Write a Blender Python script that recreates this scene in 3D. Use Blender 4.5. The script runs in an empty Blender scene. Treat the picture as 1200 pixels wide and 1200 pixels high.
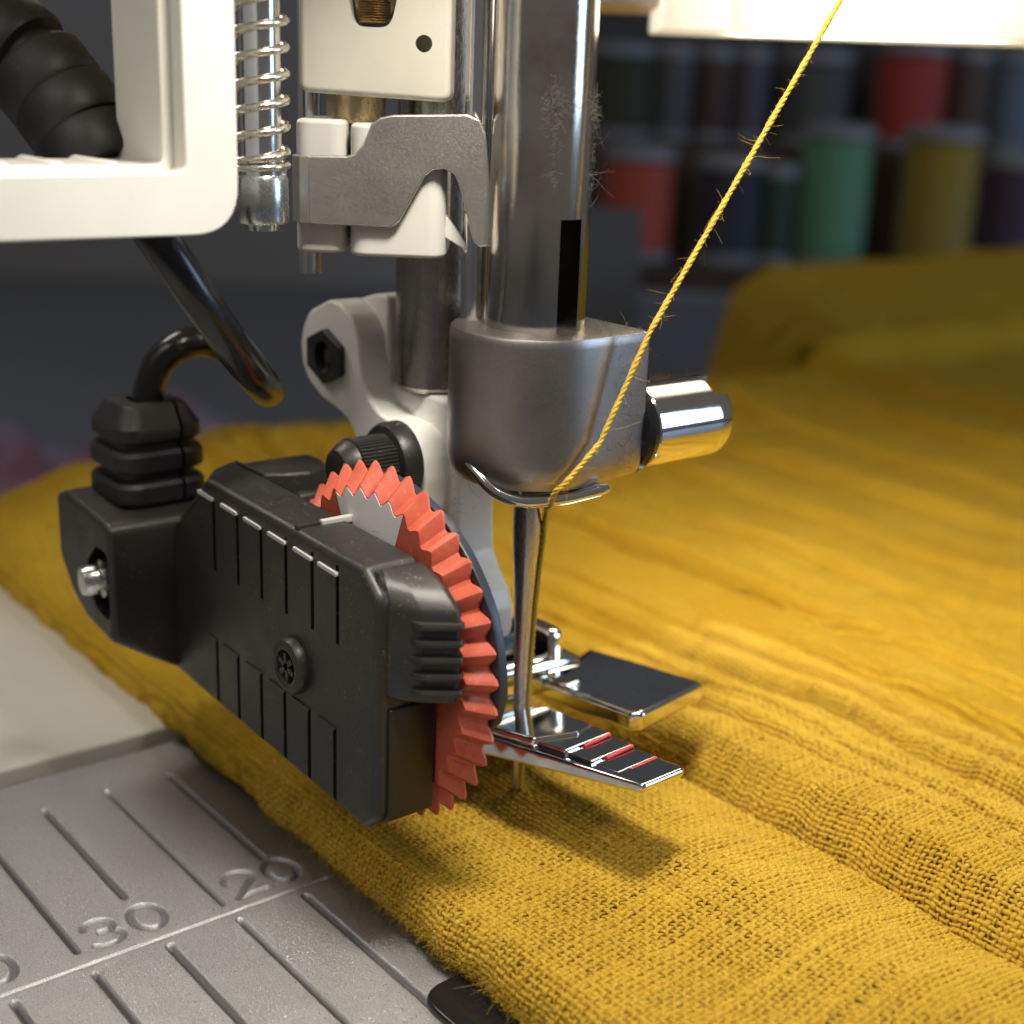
# Close-up of a sewing machine head with a sensor buttonhole foot on mustard gauze.
# Units: 1 Blender unit = 1 cm.  X = along the machine to the right, Y = away from the operator, Z = up.
import bpy, bmesh, math, random
import numpy as np
from mathutils import Vector, Matrix

random.seed(7); rng = np.random.default_rng(7)
scene = bpy.context.scene
COL = scene.collection
R = math.radians

# ------------------------------------------------------------------ camera
yaw, pitch, roll = R(39.1), R(17.2), R(2.05)
fwd = Vector((math.sin(yaw)*math.cos(pitch), math.cos(yaw)*math.cos(pitch), -math.sin(pitch)))
r0 = Vector((math.cos(yaw), -math.sin(yaw), 0)); u0 = r0.cross(fwd)
rt = r0*math.cos(roll) + u0*math.sin(roll); up = -r0*math.sin(roll) + u0*math.cos(roll)
cam = bpy.data.cameras.new('camera'); cam_o = bpy.data.objects.new('camera', cam); COL.objects.link(cam_o)
m = Matrix((rt, up, -fwd)).transposed().to_4x4(); m.translation = Vector((-5.84, -7.52, 5.41))
cam_o.matrix_world = m
cam.sensor_width = 36; cam.lens = 1673/1200*36
cam.clip_start = 0.1; cam.clip_end = 500
cam.dof.use_dof = True; cam.dof.focus_distance = 9.0; cam.dof.aperture_fstop = 0.305
scene.camera = cam_o
scene.unit_settings.system = 'METRIC'; scene.unit_settings.scale_length = 0.01

# ------------------------------------------------------------------ world and lamps
W = bpy.data.worlds.new('World'); scene.world = W; W.use_nodes = True
bg = W.node_tree.nodes['Background']; bg.inputs[0].default_value = (0.62, 0.58, 0.53, 1); bg.inputs[1].default_value = 0.15

def area(name, loc, target, sx, sy, power, color):
    l = bpy.data.lights.new(name, 'AREA'); l.shape = 'RECTANGLE'; l.size = sx; l.size_y = sy
    l.energy = power; l.color = color
    o = bpy.data.objects.new(name, l); COL.objects.link(o); o.location = loc
    o.rotation_euler = (Vector(target)-Vector(loc)).to_track_quat('-Z', 'Y').to_euler()
    return o
area('needle_light', (-1.3, -2.7, 8.9), (-0.4, -1.2, 0), 1.5, 1.2, 545, (1.0, 0.92, 0.80))
rl = area('right_light', (3.7, 0.1, 5.62), (6.0, 1.6, 0), 2.2, 1.5, 215, (1.0, 0.89, 0.70)); rl.data.spread = R(150)
area('left_fill', (-2.3, 4.4, 7.2), (-2.8, 1.0, 0), 2.4, 1.2, 95, (1.0, 0.93, 0.82))  # added lamp, unseen: brightens the bed and gives the plate its sheen
area('room_fill', (-34, -10, 42), (0, 0, 2), 26, 26, 5200, (1.0, 0.95, 0.88))  # added fill lamp, unseen: lifts the shade and puts a band on the metals
area('window_light', (46, -50, 20), (0, 0, 2), 17, 34, 11000, (0.52, 0.74, 1.0))

scene.view_settings.view_transform = 'Standard'; scene.view_settings.look = 'None'
scene.view_settings.exposure = 0.26; scene.view_settings.gamma = 1
scene.render.engine = 'CYCLES'
scene.cycles.max_bounces = 6; scene.cycles.diffuse_bounces = 3; scene.cycles.glossy_bounces = 4; scene.cycles.transmission_bounces = 3
scene.cycles.caustics_reflective = False; scene.cycles.caustics_refractive = False

# ------------------------------------------------------------------ helpers
def link(o, parent=None):
    COL.objects.link(o)
    if parent is not None: o.parent = parent
    return o
def tag(o, label=None, cat=None, group=None, kind=None):
    if label: o['label'] = label
    if cat: o['category'] = cat
    if group: o['group'] = group
    if kind: o['kind'] = kind
    return o
def empty(name, loc=(0, 0, 0)):
    o = bpy.data.objects.new(name, None); COL.objects.link(o); o.location = loc; o.empty_display_size = 0.2
    return o
def from_bm(name, bm, mat, parent=None, smooth=35, bevel=0, seg=2, bev_ang=32):
    bmesh.ops.recalc_face_normals(bm, faces=bm.faces[:]); bm.normal_update()
    if bevel:
        es = [e for e in bm.edges if len(e.link_faces) == 2 and e.calc_face_angle(0) > R(bev_ang)]
        bmesh.ops.bevel(bm, geom=es, offset=bevel, offset_type='OFFSET', segments=seg, profile=0.5, affect='EDGES', clamp_overlap=True)
    bmesh.ops.recalc_face_normals(bm, faces=bm.faces[:])
    me = bpy.data.meshes.new(name); bm.to_mesh(me); bm.free()
    if smooth:
        me.shade_smooth(); me.set_sharp_from_angle(angle=R(smooth))
    me.materials.append(mat)
    o = bpy.data.objects.new(name, me); link(o, parent)
    if bevel: weighted(o)
    if parent is not None:
        o.matrix_parent_inverse = parent_world(parent).inverted()
    return o
def weighted(o):
    md = o.modifiers.new('weighted', 'WEIGHTED_NORMAL'); md.keep_sharp = True; md.mode = 'FACE_AREA'; md.weight = 80
def parent_world(p):
    mw = Matrix.Translation(p.location) if p.type == 'EMPTY' else Matrix.Identity(4)
    return mw
def rp(pts, r, n=5):
    """round the corners of a 2D polygon; r a number or one radius per corner"""
    out = []; N = len(pts)
    for i in range(N):
        p = Vector(pts[i]); a = Vector(pts[i-1]); b = Vector(pts[(i+1) % N])
        rr = r[i] if isinstance(r, (list, tuple)) else r
        d1 = (a-p); d2 = (b-p); l1 = d1.length; l2 = d2.length; d1.normalize(); d2.normalize()
        ang = d1.angle(d2)
        if rr <= 0 or ang > R(178): out.append((p.x, p.y)); continue
        t = min(rr/math.tan(ang/2), l1*.49, l2*.49)
        s = p+d1*t; e = p+d2*t
        for k in range(n+1):
            f = k/n; q = s*(1-f)**2 + p*2*f*(1-f) + e*f*f
            out.append((q.x, q.y))
    return out
def arc(cx, cy, r, a0, a1, n):
    return [(cx+r*math.cos(R(a0+(a1-a0)*k/n)), cy+r*math.sin(R(a0+(a1-a0)*k/n))) for k in range(n+1)]
AX = {'x': lambda p, h: (h, p[0], p[1]), 'y': lambda p, h: (p[0], h, p[1]), 'z': lambda p, h: (p[0], p[1], h)}
def add_prism(bm, pts, axis, a, b):
    f = AX[axis]
    va = [bm.verts.new(f(p, a)) for p in pts]; vb = [bm.verts.new(f(p, b)) for p in pts]
    n = len(pts)
    bm.faces.new(va); bm.faces.new(vb[::-1])
    for i in range(n): bm.faces.new((va[i], va[(i+1) % n], vb[(i+1) % n], vb[i]))
def inset(pts, d):
    n = len(pts); A = sum(pts[i][0]*pts[(i+1) % n][1]-pts[(i+1) % n][0]*pts[i][1] for i in range(n)); sg = 1 if A > 0 else -1
    out = []
    for i in range(n):
        p = Vector(pts[i]); e1 = (p-Vector(pts[i-1])); e2 = (Vector(pts[(i+1) % n])-p)
        e1 = e1.normalized() if e1.length > 1e-7 else e2.normalized(); e2 = e2.normalized() if e2.length > 1e-7 else e1
        nr = Vector((-e1.y-e2.y, e1.x+e2.x))*sg
        if nr.length < 1e-6: out.append(tuple(p)); continue
        nr.normalize(); c = max(.6, nr.dot(Vector((-e1.y, e1.x))*sg))
        out.append(tuple(p+nr*d/c))
    return out
def bev_rings(pts, a, b, bev, seg=3):
    """outline rings of a prism from a to b with rounded rims"""
    s = 1 if b > a else -1; out = []
    st = [(1-math.sin(R(90)*k/seg), 1-math.cos(R(90)*k/seg)) for k in range(seg+1)]
    for i, h in st: out.append((inset(pts, bev*i), a+s*bev*h))
    for i, h in st[::-1]: out.append((inset(pts, bev*i), b-s*bev*h))
    return out
def add_bprism(bm, pts, f, a, b, bev, seg=3):
    add_loft(bm, [[f(p, h) for p in q] for q, h in bev_rings(pts, a, b, bev, seg)])
def prism(name, pts, axis, a, b, mat, parent=None, bevel=0.02, seg=3, smooth=38):
    bm = bmesh.new(); add_bprism(bm, pts, AX[axis], a, b, bevel, seg)
    o = from_bm(name, bm, mat, parent, smooth); weighted(o); return o
def add_box(bm, x0, x1, y0, y1, z0, z1):
    add_prism(bm, [(x0, y0), (x1, y0), (x1, y1), (x0, y1)], 'z', z0, z1)
def box(name, x0, x1, y0, y1, z0, z1, mat, parent=None, bevel=0.02, seg=2):
    bm = bmesh.new(); add_box(bm, x0, x1, y0, y1, z0, z1)
    return from_bm(name, bm, mat, parent, 35, bevel, seg)
def add_loft(bm, rings, cap=True):
    vs = [[bm.verts.new(p) for p in r] for r in rings]; n = len(rings[0])
    for a, b in zip(vs, vs[1:]):
        for i in range(n): bm.faces.new((a[i], a[(i+1) % n], b[(i+1) % n], b[i]))
    if cap: bm.faces.new(vs[0][::-1]); bm.faces.new(vs[-1])
def add_lathe(bm, prof, origin, axis, n=48, rad=None):
    """prof: (radius, distance along axis)"""
    ax = Vector(axis).normalized(); o = Vector(origin)
    t = Vector((0, 0, 1)) if abs(ax.z) < .9 else Vector((1, 0, 0))
    e1 = ax.cross(t).normalized(); e2 = ax.cross(e1)
    rings = []
    for r, h in prof:
        ring = []
        for k in range(n):
            a = 2*math.pi*k/n; rr = max(r, 1e-4)*(rad(k) if rad else 1)
            ring.append(o+ax*h+e1*math.cos(a)*rr+e2*math.sin(a)*rr)
        rings.append(ring)
    add_loft(bm, rings)
def lathe(name, prof, origin, axis, mat, parent=None, n=48, smooth=35, rad=None):
    bm = bmesh.new(); add_lathe(bm, prof, origin, axis, n, rad)
    return from_bm(name, bm, mat, parent, smooth)
def spline(pts, per=8):
    P = [Vector(p) for p in pts]; P = [P[0]*2-P[1]]+P+[P[-1]*2-P[-2]]; out = []
    for i in range(1, len(P)-2):
        for k in range(per):
            t = k/per; a, b, c, d = P[i-1], P[i], P[i+1], P[i+2]
            out.append(0.5*((2*b)+(c-a)*t+(2*a-5*b+4*c-d)*t*t+(3*b-a-3*c+d)*t*t*t))
    out.append(P[-2]); return out
def frames(path):
    T = []
    for i in range(len(path)):
        a = path[max(i-1, 0)]; b = path[min(i+1, len(path)-1)]; T.append((b-a).normalized())
    n = T[0].orthogonal().normalized(); out = []
    for t in T:
        n = (n-t*n.dot(t)).normalized(); out.append((t, n, t.cross(n)))
    return out
def add_tube(bm, path, rad, n=12, squash=1.0):
    path = [Vector(p) for p in path]; F = frames(path); rings = []
    for i, (p, (t, a, b)) in enumerate(zip(path, F)):
        r = rad(i/(len(path)-1)) if callable(rad) else rad
        rings.append([p+a*math.cos(2*math.pi*k/n)*r+b*math.sin(2*math.pi*k/n)*r*squash for k in range(n)])
    add_loft(bm, rings)
def tube(name, path, rad, mat, parent=None, n=12):
    bm = bmesh.new(); add_tube(bm, path, rad, n)
    return from_bm(name, bm, mat, parent, 50)
def np_mesh(name, V, Q, mat, parent=None):
    me = bpy.data.meshes.new(name)
    me.vertices.add(len(V)); me.vertices.foreach_set('co', np.ascontiguousarray(V, dtype=np.float32).ravel())
    k = Q.shape[1]
    me.loops.add(Q.size); me.loops.foreach_set('vertex_index', Q.astype(np.int32).ravel())
    me.polygons.add(len(Q)); me.polygons.foreach_set('loop_start', np.arange(0, Q.size, k, dtype=np.int32))
    me.polygons.foreach_set('loop_total', np.full(len(Q), k, dtype=np.int32))
    me.polygons.foreach_set('use_smooth', np.ones(len(Q), dtype=bool))
    me.update(calc_edges=True); me.validate()
    me.materials.append(mat)
    o = bpy.data.objects.new(name, me); link(o, parent); return o
def grid_faces(nx, ny):
    i, j = np.meshgrid(np.arange(nx-1), np.arange(ny-1), indexing='ij')
    a = i*ny+j
    return np.stack([a, a+ny, a+ny+1, a+1], -1).reshape(-1, 4)
def vnoise(x, y, seed=0):
    r = np.random.default_rng(seed).random((256, 256))
    xi = np.floor(x).astype(int); yi = np.floor(y).astype(int); fx = x-xi; fy = y-yi
    fx = fx*fx*(3-2*fx); fy = fy*fy*(3-2*fy)
    g = lambda a, b: r[a % 256, b % 256]
    return ((g(xi, yi)*(1-fx)+g(xi+1, yi)*fx)*(1-fy)+(g(xi, yi+1)*(1-fx)+g(xi+1, yi+1)*fx)*fy)*2-1
def sstep(a, b, x):
    t = np.clip((x-a)/(b-a), 0, 1); return t*t*(3-2*t)

# ------------------------------------------------------------------ materials
class NT:
    def __init__(s, name):
        s.m = bpy.data.materials.new(name); s.m.use_nodes = True; s.t = s.m.node_tree
        s.b = s.t.nodes['Principled BSDF']; s.co = s.n('ShaderNodeTexCoord').outputs['Object']
    def n(s, k, **kw):
        nd = s.t.nodes.new(k)
        for a, v in kw.items(): setattr(nd, a, v)
        return nd
    def l(s, a, b): s.t.links.new(a, b)
    def noise(s, scale, detail=4, rough=.55, stretch=None, co=None):
        nd = s.n('ShaderNodeTexNoise'); nd.inputs['Scale'].default_value = scale
        nd.inputs['Detail'].default_value = detail; nd.inputs['Roughness'].default_value = rough
        c = co or s.co
        if stretch:
            mp = s.n('ShaderNodeMapping'); mp.inputs['Scale'].default_value = stretch; s.l(c, mp.inputs['Vector']); c = mp.outputs[0]
        s.l(c, nd.inputs['Vector']); return nd.outputs['Fac']
    def ramp(s, fac, stops):
        nd = s.n('ShaderNodeValToRGB'); el = nd.color_ramp.elements
        while len(el) < len(stops): el.new(.5)
        for e, (p, c) in zip(el, stops): e.position = p; e.color = (*c, 1) if len(c) == 3 else c
        s.l(fac, nd.inputs[0]); return nd.outputs[0]
    def mix(s, fac, a, b):
        nd = s.n('ShaderNodeMix', data_type='RGBA')
        if isinstance(fac, float): nd.inputs[0].default_value = fac
        else: s.l(fac, nd.inputs[0])
        for i, v in ((6, a), (7, b)):
            if isinstance(v, tuple): nd.inputs[i].default_value = (*v, 1)
            else: s.l(v, nd.inputs[i])
        return nd.outputs[2]
    def bump(s, h, strength, dist, prev=None):
        nd = s.n('ShaderNodeBump'); nd.inputs['Strength'].default_value = strength; nd.inputs['Distance'].default_value = dist
        s.l(h, nd.inputs['Height'])
        if prev is not None: s.l(prev, nd.inputs['Normal'])
        return nd.outputs[0]
    def set(s, **kw):
        for k, v in kw.items():
            i = s.b.inputs[k.replace('_', ' ')]
            if isinstance(v, (int, float)): i.default_value = v
            elif isinstance(v, tuple): i.default_value = (*v, 1)[:len(i.default_value)] if len(v) == 3 else v
            else: s.l(v, i)
        return s

def plastic(name, col, rough=.4, grain=120, gstr=.15, dust=0.0, var=.12, spec=.5, **kw):
    t = NT(name)
    n1 = t.noise(1.3, 3); c = t.mix(t.ramp(n1, [(.3, (0, 0, 0)), (.7, (1, 1, 1))]), tuple(v*(1-var) for v in col), tuple(min(v*(1+var), 1) for v in col))
    if dust:
        d = t.ramp(t.noise(42, 2, .5), [(.64, (0, 0, 0)), (.69, (dust,)*3)])
        d2 = t.ramp(t.noise(5, 3), [(.45, (0, 0, 0)), (.75, (1, 1, 1))])
        mm = t.n('ShaderNodeMath', operation='MULTIPLY'); t.l(d, mm.inputs[0]); t.l(d2, mm.inputs[1])
        c = t.mix(mm.outputs[0], c, (.45, .42, .36))
    rr = t.ramp(t.noise(4, 3), [(.3, (rough*.85,)*3), (.7, (min(1, rough*1.2),)*3)])
    b = t.bump(t.noise(grain, 2), gstr, .004)
    t.set(Base_Color=c, Roughness=rr, Normal=b, Specular_IOR_Level=spec, **kw)
    return t.m
def metal(name, col, rough=.2, scratch=(6, 6, 1), sscale=30, gstr=.06, var=.15, stain=None, stain_amt=.5):
    t = NT(name)
    n1 = t.noise(3.0, 4)
    c = t.mix(n1, tuple(v*(1-var) for v in col), tuple(min(1, v*(1+var)) for v in col))
    if stain:
        c = t.mix(t.ramp(t.noise(1.4, 6, .65), [(.5, (0, 0, 0)), (.75, (stain_amt,)*3)]), c, stain)
    s1 = t.noise(sscale, 4, .6, scratch)
    rr = t.ramp(s1, [(.3, (rough*.7,)*3), (.75, (min(1, rough*1.45),)*3)])
    b = t.bump(s1, gstr, .004)
    t.set(Base_Color=c, Metallic=1.0, Roughness=rr, Normal=b)
    return t.m

M = {}
M['black'] = plastic('black_plastic', (.028, .0265, .025), .38, 95, .30, dust=.45)
M['black_gloss'] = plastic('black_gloss_rubber', (.010, .010, .011), .22, 60, .06)
M['rubber'] = plastic('black_rubber', (.014, .0135, .013), .5, 70, .25, dust=.10)
M['knurl'] = plastic('black_oxide', (.02, .02, .02), .38, 90, .2, dust=.5)
M['white'] = plastic('white_plastic', (.74, .72, .66), .36, 60, .05, var=.05, dust=.12)
M['cream'] = plastic('cream_plastic', (.66, .63, .54), .40, 60, .10, var=.10, dust=.25)
M['bed'] = plastic('bed_plastic', (.74, .71, .63), .35, 80, .05, var=.03)
M['holder'] = plastic('painted_holder', (.84, .825, .79), .32, 70, .12, var=.06, dust=.30)
M['smoke'] = plastic('smoked_plastic', (.016, .017, .018), .16, 60, .03)
M['guard'] = plastic('slate_plastic', (.035, .042, .06), .35, 60, .05)
M['tick'] = plastic('white_paint', (.55, .54, .52), .5, 90, .1)
M['red_paint'] = plastic('red_paint', (.62, .035, .03), .4, 90, .2)
M['chrome'] = metal('chrome', (.80, .79, .78), .07, (1, 6, 6), 18, .03)
M['steel'] = metal('bar_steel', (.68, .64, .58), .10, (9, 9, .35), 30, .10, stain=(.34, .25, .17), stain_amt=.8)
M['bright'] = metal('bright_steel', (.80, .80, .80), .16, (9, 9, .6), 30, .06)
M['dark_steel'] = metal('dark_steel', (.40, .37, .35), .26, (9, 9, .6), 30, .10, stain=(.20, .15, .12))
M['satin'] = metal('satin_nickel', (.42, .39, .365), .33, (3, 3, 3), 70, .22, var=.22)
M['zinc'] = metal('zinc', (.66, .66, .64), .24, (4, 4, 4), 20, .1)
M['sheet'] = metal('sheet_steel', (.54, .52, .48), .42, (5, 5, 3), 40, .1, var=.3)
M['brass'] = metal('brass', (.62, .50, .30), .34, (3, 3, 3), 20, .15)
M['needle'] = metal('needle_nickel', (.60, .58, .56), .30, (9, 9, .5), 30, .06)

def wheel_mat():
    t = NT('red_wheel_plastic')
    n = t.noise(2.5, 5); c = t.mix(n, (.60, .11, .062), (.71, .155, .090))
    d = t.ramp(t.noise(30, 3, .6), [(.60, (0, 0, 0)), (.70, (.55, .55, .55))]); c = t.mix(d, c, (.70, .30, .12))
    c = t.mix(t.ramp(t.noise(7, 4, .6), [(.5, (0, 0, 0)), (.75, (.5, .5, .5))]), c, (.42, .05, .03))
    t.set(Base_Color=c, Roughness=t.ramp(t.noise(12, 3), [(.3, (.25,)*3), (.7, (.5,)*3)]), Normal=t.bump(t.noise(60, 2), .08, .004))
    return t.m
M['red'] = wheel_mat()
def plate_mat():
    t = NT('blasted_plate')
    g = t.noise(55, 3, .75); f = t.noise(95, 2, .75, (1, 1.5, 1))
    c = t.mix(t.ramp(f, [(.35, (0, 0, 0)), (.68, (1, 1, 1))]), (.44, .445, .45), (.82, .825, .83))
    sc = t.ramp(t.noise(26, 2, .5, (.35, 6, 1)), [(.62, (0, 0, 0)), (.75, (1, 1, 1))])
    rr = t.ramp(g, [(.3, (.24,)*3), (.7, (.40,)*3)])
    b = t.bump(f, 1.0, .0060); b = t.bump(g, .7, .0045, b)
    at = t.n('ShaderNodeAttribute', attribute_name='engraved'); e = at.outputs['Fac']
    c = t.mix(e, c, (.11, .105, .10)); rr = t.mix(e, rr, (.6, .6, .6)); mt_ = t.n('ShaderNodeMath', operation='MULTIPLY_ADD'); t.l(e, mt_.inputs[0]); mt_.inputs[1].default_value = -.6; mt_.inputs[2].default_value = .96  # groove shade put into the colour: cut lines mixed darker and duller
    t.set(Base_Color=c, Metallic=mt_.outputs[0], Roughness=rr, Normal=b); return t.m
M['plate'] = plate_mat()
def cloth_mat(name, a, b_, c_, fine=True):
    t = NT(name)
    n = t.noise(1.1, 6, .6); n2 = t.noise(22, 4, .6)
    col = t.mix(t.ramp(n, [(.32, (0, 0, 0)), (.68, (1, 1, 1))]), a, b_)
    col = t.mix(t.ramp(n2, [(.45, (0, 0, 0)), (.8, (.7, .7, .7))]), col, c_)
    if fine:
        bb = t.bump(t.noise(150, 2, .7), .6, .006)
    else:
        bb = t.bump(t.noise(30, 3, .7), .5, .02)
    t.set(Base_Color=col, Roughness=.85, Normal=bb, Sheen_Weight=.25, Sheen_Roughness=.5, Sheen_Tint=(1, .8, .3, 1), Specular_IOR_Level=.2)
    return t.m
M['fabric'] = cloth_mat('mustard_gauze', (.64, .385, .030), (.72, .47, .050), (.76, .53, .08))
def far_cloth():
    t = NT('mustard_gauze_far'); n = t.noise(1.1, 4, .6); n2 = t.noise(22, 3, .6)
    col = t.mix(t.ramp(n, [(.32, (0, 0, 0)), (.68, (1, 1, 1))]), (.63, .375, .026), (.71, .455, .042)); col = t.mix(t.ramp(n2, [(.40, (0, 0, 0)), (.75, (.8, .8, .8))]), col, (.55, .315, .020))
    w1 = t.n('ShaderNodeTexWave', bands_direction='X'); w2 = t.n('ShaderNodeTexWave', bands_direction='Y')
    for w in (w1, w2):
        w.inputs['Scale'].default_value = 7.2; w.inputs['Distortion'].default_value = 2.5; w.inputs['Detail Scale'].default_value = 6; t.l(t.co, w.inputs['Vector'])
    mm = t.n('ShaderNodeMath', operation='MULTIPLY'); t.l(w1.outputs['Fac'], mm.inputs[0]); t.l(w2.outputs['Fac'], mm.inputs[1])
    b = t.bump(mm.outputs[0], .9, .03); b = t.bump(t.noise(9, 3, .6, (1, .35, 1)), .7, .06, b)
    t.set(Base_Color=col, Roughness=.9, Normal=b, Specular_IOR_Level=.15); return t.m
M['far_fabric'] = far_cloth()
def flat(name, col, rough=.6, **kw):
    t = NT(name); c = t.mix(t.noise(3, 4), tuple(v*.85 for v in col), tuple(min(1, v*1.12) for v in col))
    t.set(Base_Color=c, Roughness=rough, **kw); return t.m
def thread_mat(name, col):
    t = NT(name)
    wv = t.n('ShaderNodeTexWave', bands_direction='Z'); wv.inputs['Scale'].default_value = 9; wv.inputs['Distortion'].default_value = .6
    t.l(t.co, wv.inputs['Vector'])
    c = t.mix(wv.outputs['Fac'], tuple(v*.75 for v in col), col)
    t.set(Base_Color=c, Roughness=.55, Sheen_Weight=.2, Normal=t.bump(wv.outputs['Fac'], .4, .02)); return t.m
M['thread'] = flat('mustard_thread', (.66, .42, .03), .6, Sheen_Weight=.3)
M['lint'] = flat('grey_lint', (.10, .095, .09), .8)
M['fuzz'] = flat('mustard_fibre', (.66, .42, .04), .7)

# ------------------------------------------------------------------ background: table, wall
def structure(o): o['kind'] = 'structure'; return o
tb = box('table', -80, 90, -80, 75, -7.4, -6.5, flat('table_laminate', (.22, .24, .29), .6), None, .05)
structure(tb)
wl_c = Vector((33, 41, 10)); d_ = Vector((r0.x, r0.y, 0)); n_ = Vector((math.sin(yaw), math.cos(yaw), 0))
bm = bmesh.new()
q = [wl_c+n_*18+d_*s*75+Vector((0, 0, z)) for s in (-1, 1) for z in (-30, 50)]
q2 = [p+n_*2 for p in q]
add_loft(bm, [[q[0], q[1], q[3], q[2]], [q2[0], q2[1], q2[3], q2[2]]])
structure(from_bm('wall', bm, flat('slate_wall', (.34, .335, .345), .8), None, 0))

# ------------------------------------------------------------------ sewing machine
SM = empty('sewing_machine', (0, 0, 0))
tag(SM, 'white sewing machine head with steel needle bar, presser bar, satin plate and lamp', 'sewing machine')

# bed
bm = bmesh.new()
add_bprism(bm, rp([(-14, 2.6), (-.6, 2.6), (-.6, 9.2), (-14, 9.2)], .08, 3), AX['z'], -6.45, .11, .035, 3)
from_bm('machine_bed', bm, M['bed'], SM, 38)
box('bed_front', -14, 22, -5.2, 2.54, -6.45, -.14, M['bed'], SM, .04)
box('bed_rear', -.58, 24, 2.56, 8.4, -6.45, -.06, M['bed'], SM, .04)

# engraved plate (relief surface)
def seg_dist(X, Y, segs):
    d = np.full(X.shape, 9.0)
    for (x0, y0), (x1, y1) in segs:
        dx, dy = x1-x0, y1-y0; L = dx*dx+dy*dy+1e-12
        t = np.clip(((X-x0)*dx+(Y-y0)*dy)/L, 0, 1)
        d = np.minimum(d, np.hypot(X-x0-t*dx, Y-y0-t*dy))
    return d
def poly_segs(p): return list(zip(p, p[1:]))
def digit(ch, x, y, w, h):
    out = []
    if ch == '0':
        p = [(x+w/2+w/2*math.cos(a), y+h/2+h/2*math.sin(a)) for a in np.linspace(0, 2*math.pi, 25)]; out = poly_segs(p)
    if ch == '2':
        p = [(x+w/2-w/2*math.cos(a), y+h*.70+h*.30*math.sin(a)) for a in np.linspace(-.2, math.pi+.4, 14)]
        p += [(x+w*.55, y+h*.34), (x, y), (x+w, y)]; out = poly_segs(p)
    if ch == '3':
        p = [(x+w*.45-w*.45*math.cos(a), y+h*.74+h*.26*math.sin(a)) for a in np.linspace(.2, math.pi+.9, 14)]+[(x+w*.4, y+h*.50)]
        p2 = [(x+w*.45+w*.52*math.sin(a), y+h*.26+h*.26*math.cos(a)) for a in np.linspace(-.1, math.pi+1.0, 16)]
        out = poly_segs(p)+poly_segs([(x+w*.4, y+h*.50)]+p2)
    if ch == '4':
        out = poly_segs([(x+w*.7, y), (x+w*.7, y+h), (x, y+h*.35), (x+w, y+h*.35)])
    return out
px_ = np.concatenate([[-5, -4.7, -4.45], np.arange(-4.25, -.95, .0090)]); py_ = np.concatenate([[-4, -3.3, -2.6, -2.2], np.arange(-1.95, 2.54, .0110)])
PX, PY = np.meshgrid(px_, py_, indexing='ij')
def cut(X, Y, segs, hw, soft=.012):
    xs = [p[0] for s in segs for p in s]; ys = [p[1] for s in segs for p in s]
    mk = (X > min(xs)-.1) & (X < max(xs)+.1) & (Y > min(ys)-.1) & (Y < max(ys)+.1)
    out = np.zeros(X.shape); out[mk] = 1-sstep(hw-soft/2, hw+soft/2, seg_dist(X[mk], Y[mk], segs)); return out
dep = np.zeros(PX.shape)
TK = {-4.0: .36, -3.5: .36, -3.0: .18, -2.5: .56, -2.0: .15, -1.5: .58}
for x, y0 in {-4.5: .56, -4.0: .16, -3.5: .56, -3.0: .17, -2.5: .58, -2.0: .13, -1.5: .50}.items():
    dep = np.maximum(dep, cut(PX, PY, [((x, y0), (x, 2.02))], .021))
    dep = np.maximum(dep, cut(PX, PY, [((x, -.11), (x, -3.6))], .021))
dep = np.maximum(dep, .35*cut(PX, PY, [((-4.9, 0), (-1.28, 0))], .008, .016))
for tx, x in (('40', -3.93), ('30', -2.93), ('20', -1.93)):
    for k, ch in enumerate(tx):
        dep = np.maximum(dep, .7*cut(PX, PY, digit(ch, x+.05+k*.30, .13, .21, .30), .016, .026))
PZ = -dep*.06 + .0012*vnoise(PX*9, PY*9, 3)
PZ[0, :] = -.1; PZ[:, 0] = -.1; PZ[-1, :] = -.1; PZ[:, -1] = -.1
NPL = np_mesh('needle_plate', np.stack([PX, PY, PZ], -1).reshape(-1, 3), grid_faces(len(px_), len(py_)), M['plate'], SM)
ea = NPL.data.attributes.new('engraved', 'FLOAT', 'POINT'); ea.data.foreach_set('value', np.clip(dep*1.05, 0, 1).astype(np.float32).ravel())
# bobbin cover
prism('bobbin_cover', rp([(-1.55, -1.47), (2.0, -1.47), (2.0, -4.4), (-1.55, -4.4)], .22, 6), 'z', -.02, .055, M['smoke'], SM, .025, 3)

# needle bar with a slot facing the operator
def needle_bar():
    n = 120; rings = []
    ang = [2*math.pi*k/n for k in range(n)]
    def ring(z, r, slot):
        out = []
        for a in ang:
            x, y = r*math.cos(a), r*math.sin(a)
            if slot and abs(x) < .078 and y < 0: y = .05
            out.append((x, -.5+y, z))
        return out
    rings = [ring(3.4, .32, True), ring(4.54, .32, True), ring(4.545, .32, False), ring(8.2, .32, False)]
    bm = bmesh.new(); add_loft(bm, rings)
    return from_bm('needle_bar', bm, M['steel'], SM, 35)
NB = needle_bar()
box('slot_shade_strip', -.07, .07, -.50, -.452, 3.5, 4.53, M['black_gloss'], NB, .004)  # added dark strip: stands in for the shade inside the slot
lathe('threader_rod', [(.085, 0), (.085, 5)], (-.2, -.1, 3.6), (0, 0, 1), M['bright'], SM, 24)
lathe('presser_bar', [(.25, 0), (.29, .04), (.29, 5)], (0, .576, 3.235), (0, 0, 1), M['dark_steel'], SM, 48)
lathe('guide_pin', [(.08, 0), (.08, 4)], (-.62, 1.25, 4.0), (0, 0, 1), M['bright'], SM, 20)

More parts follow.
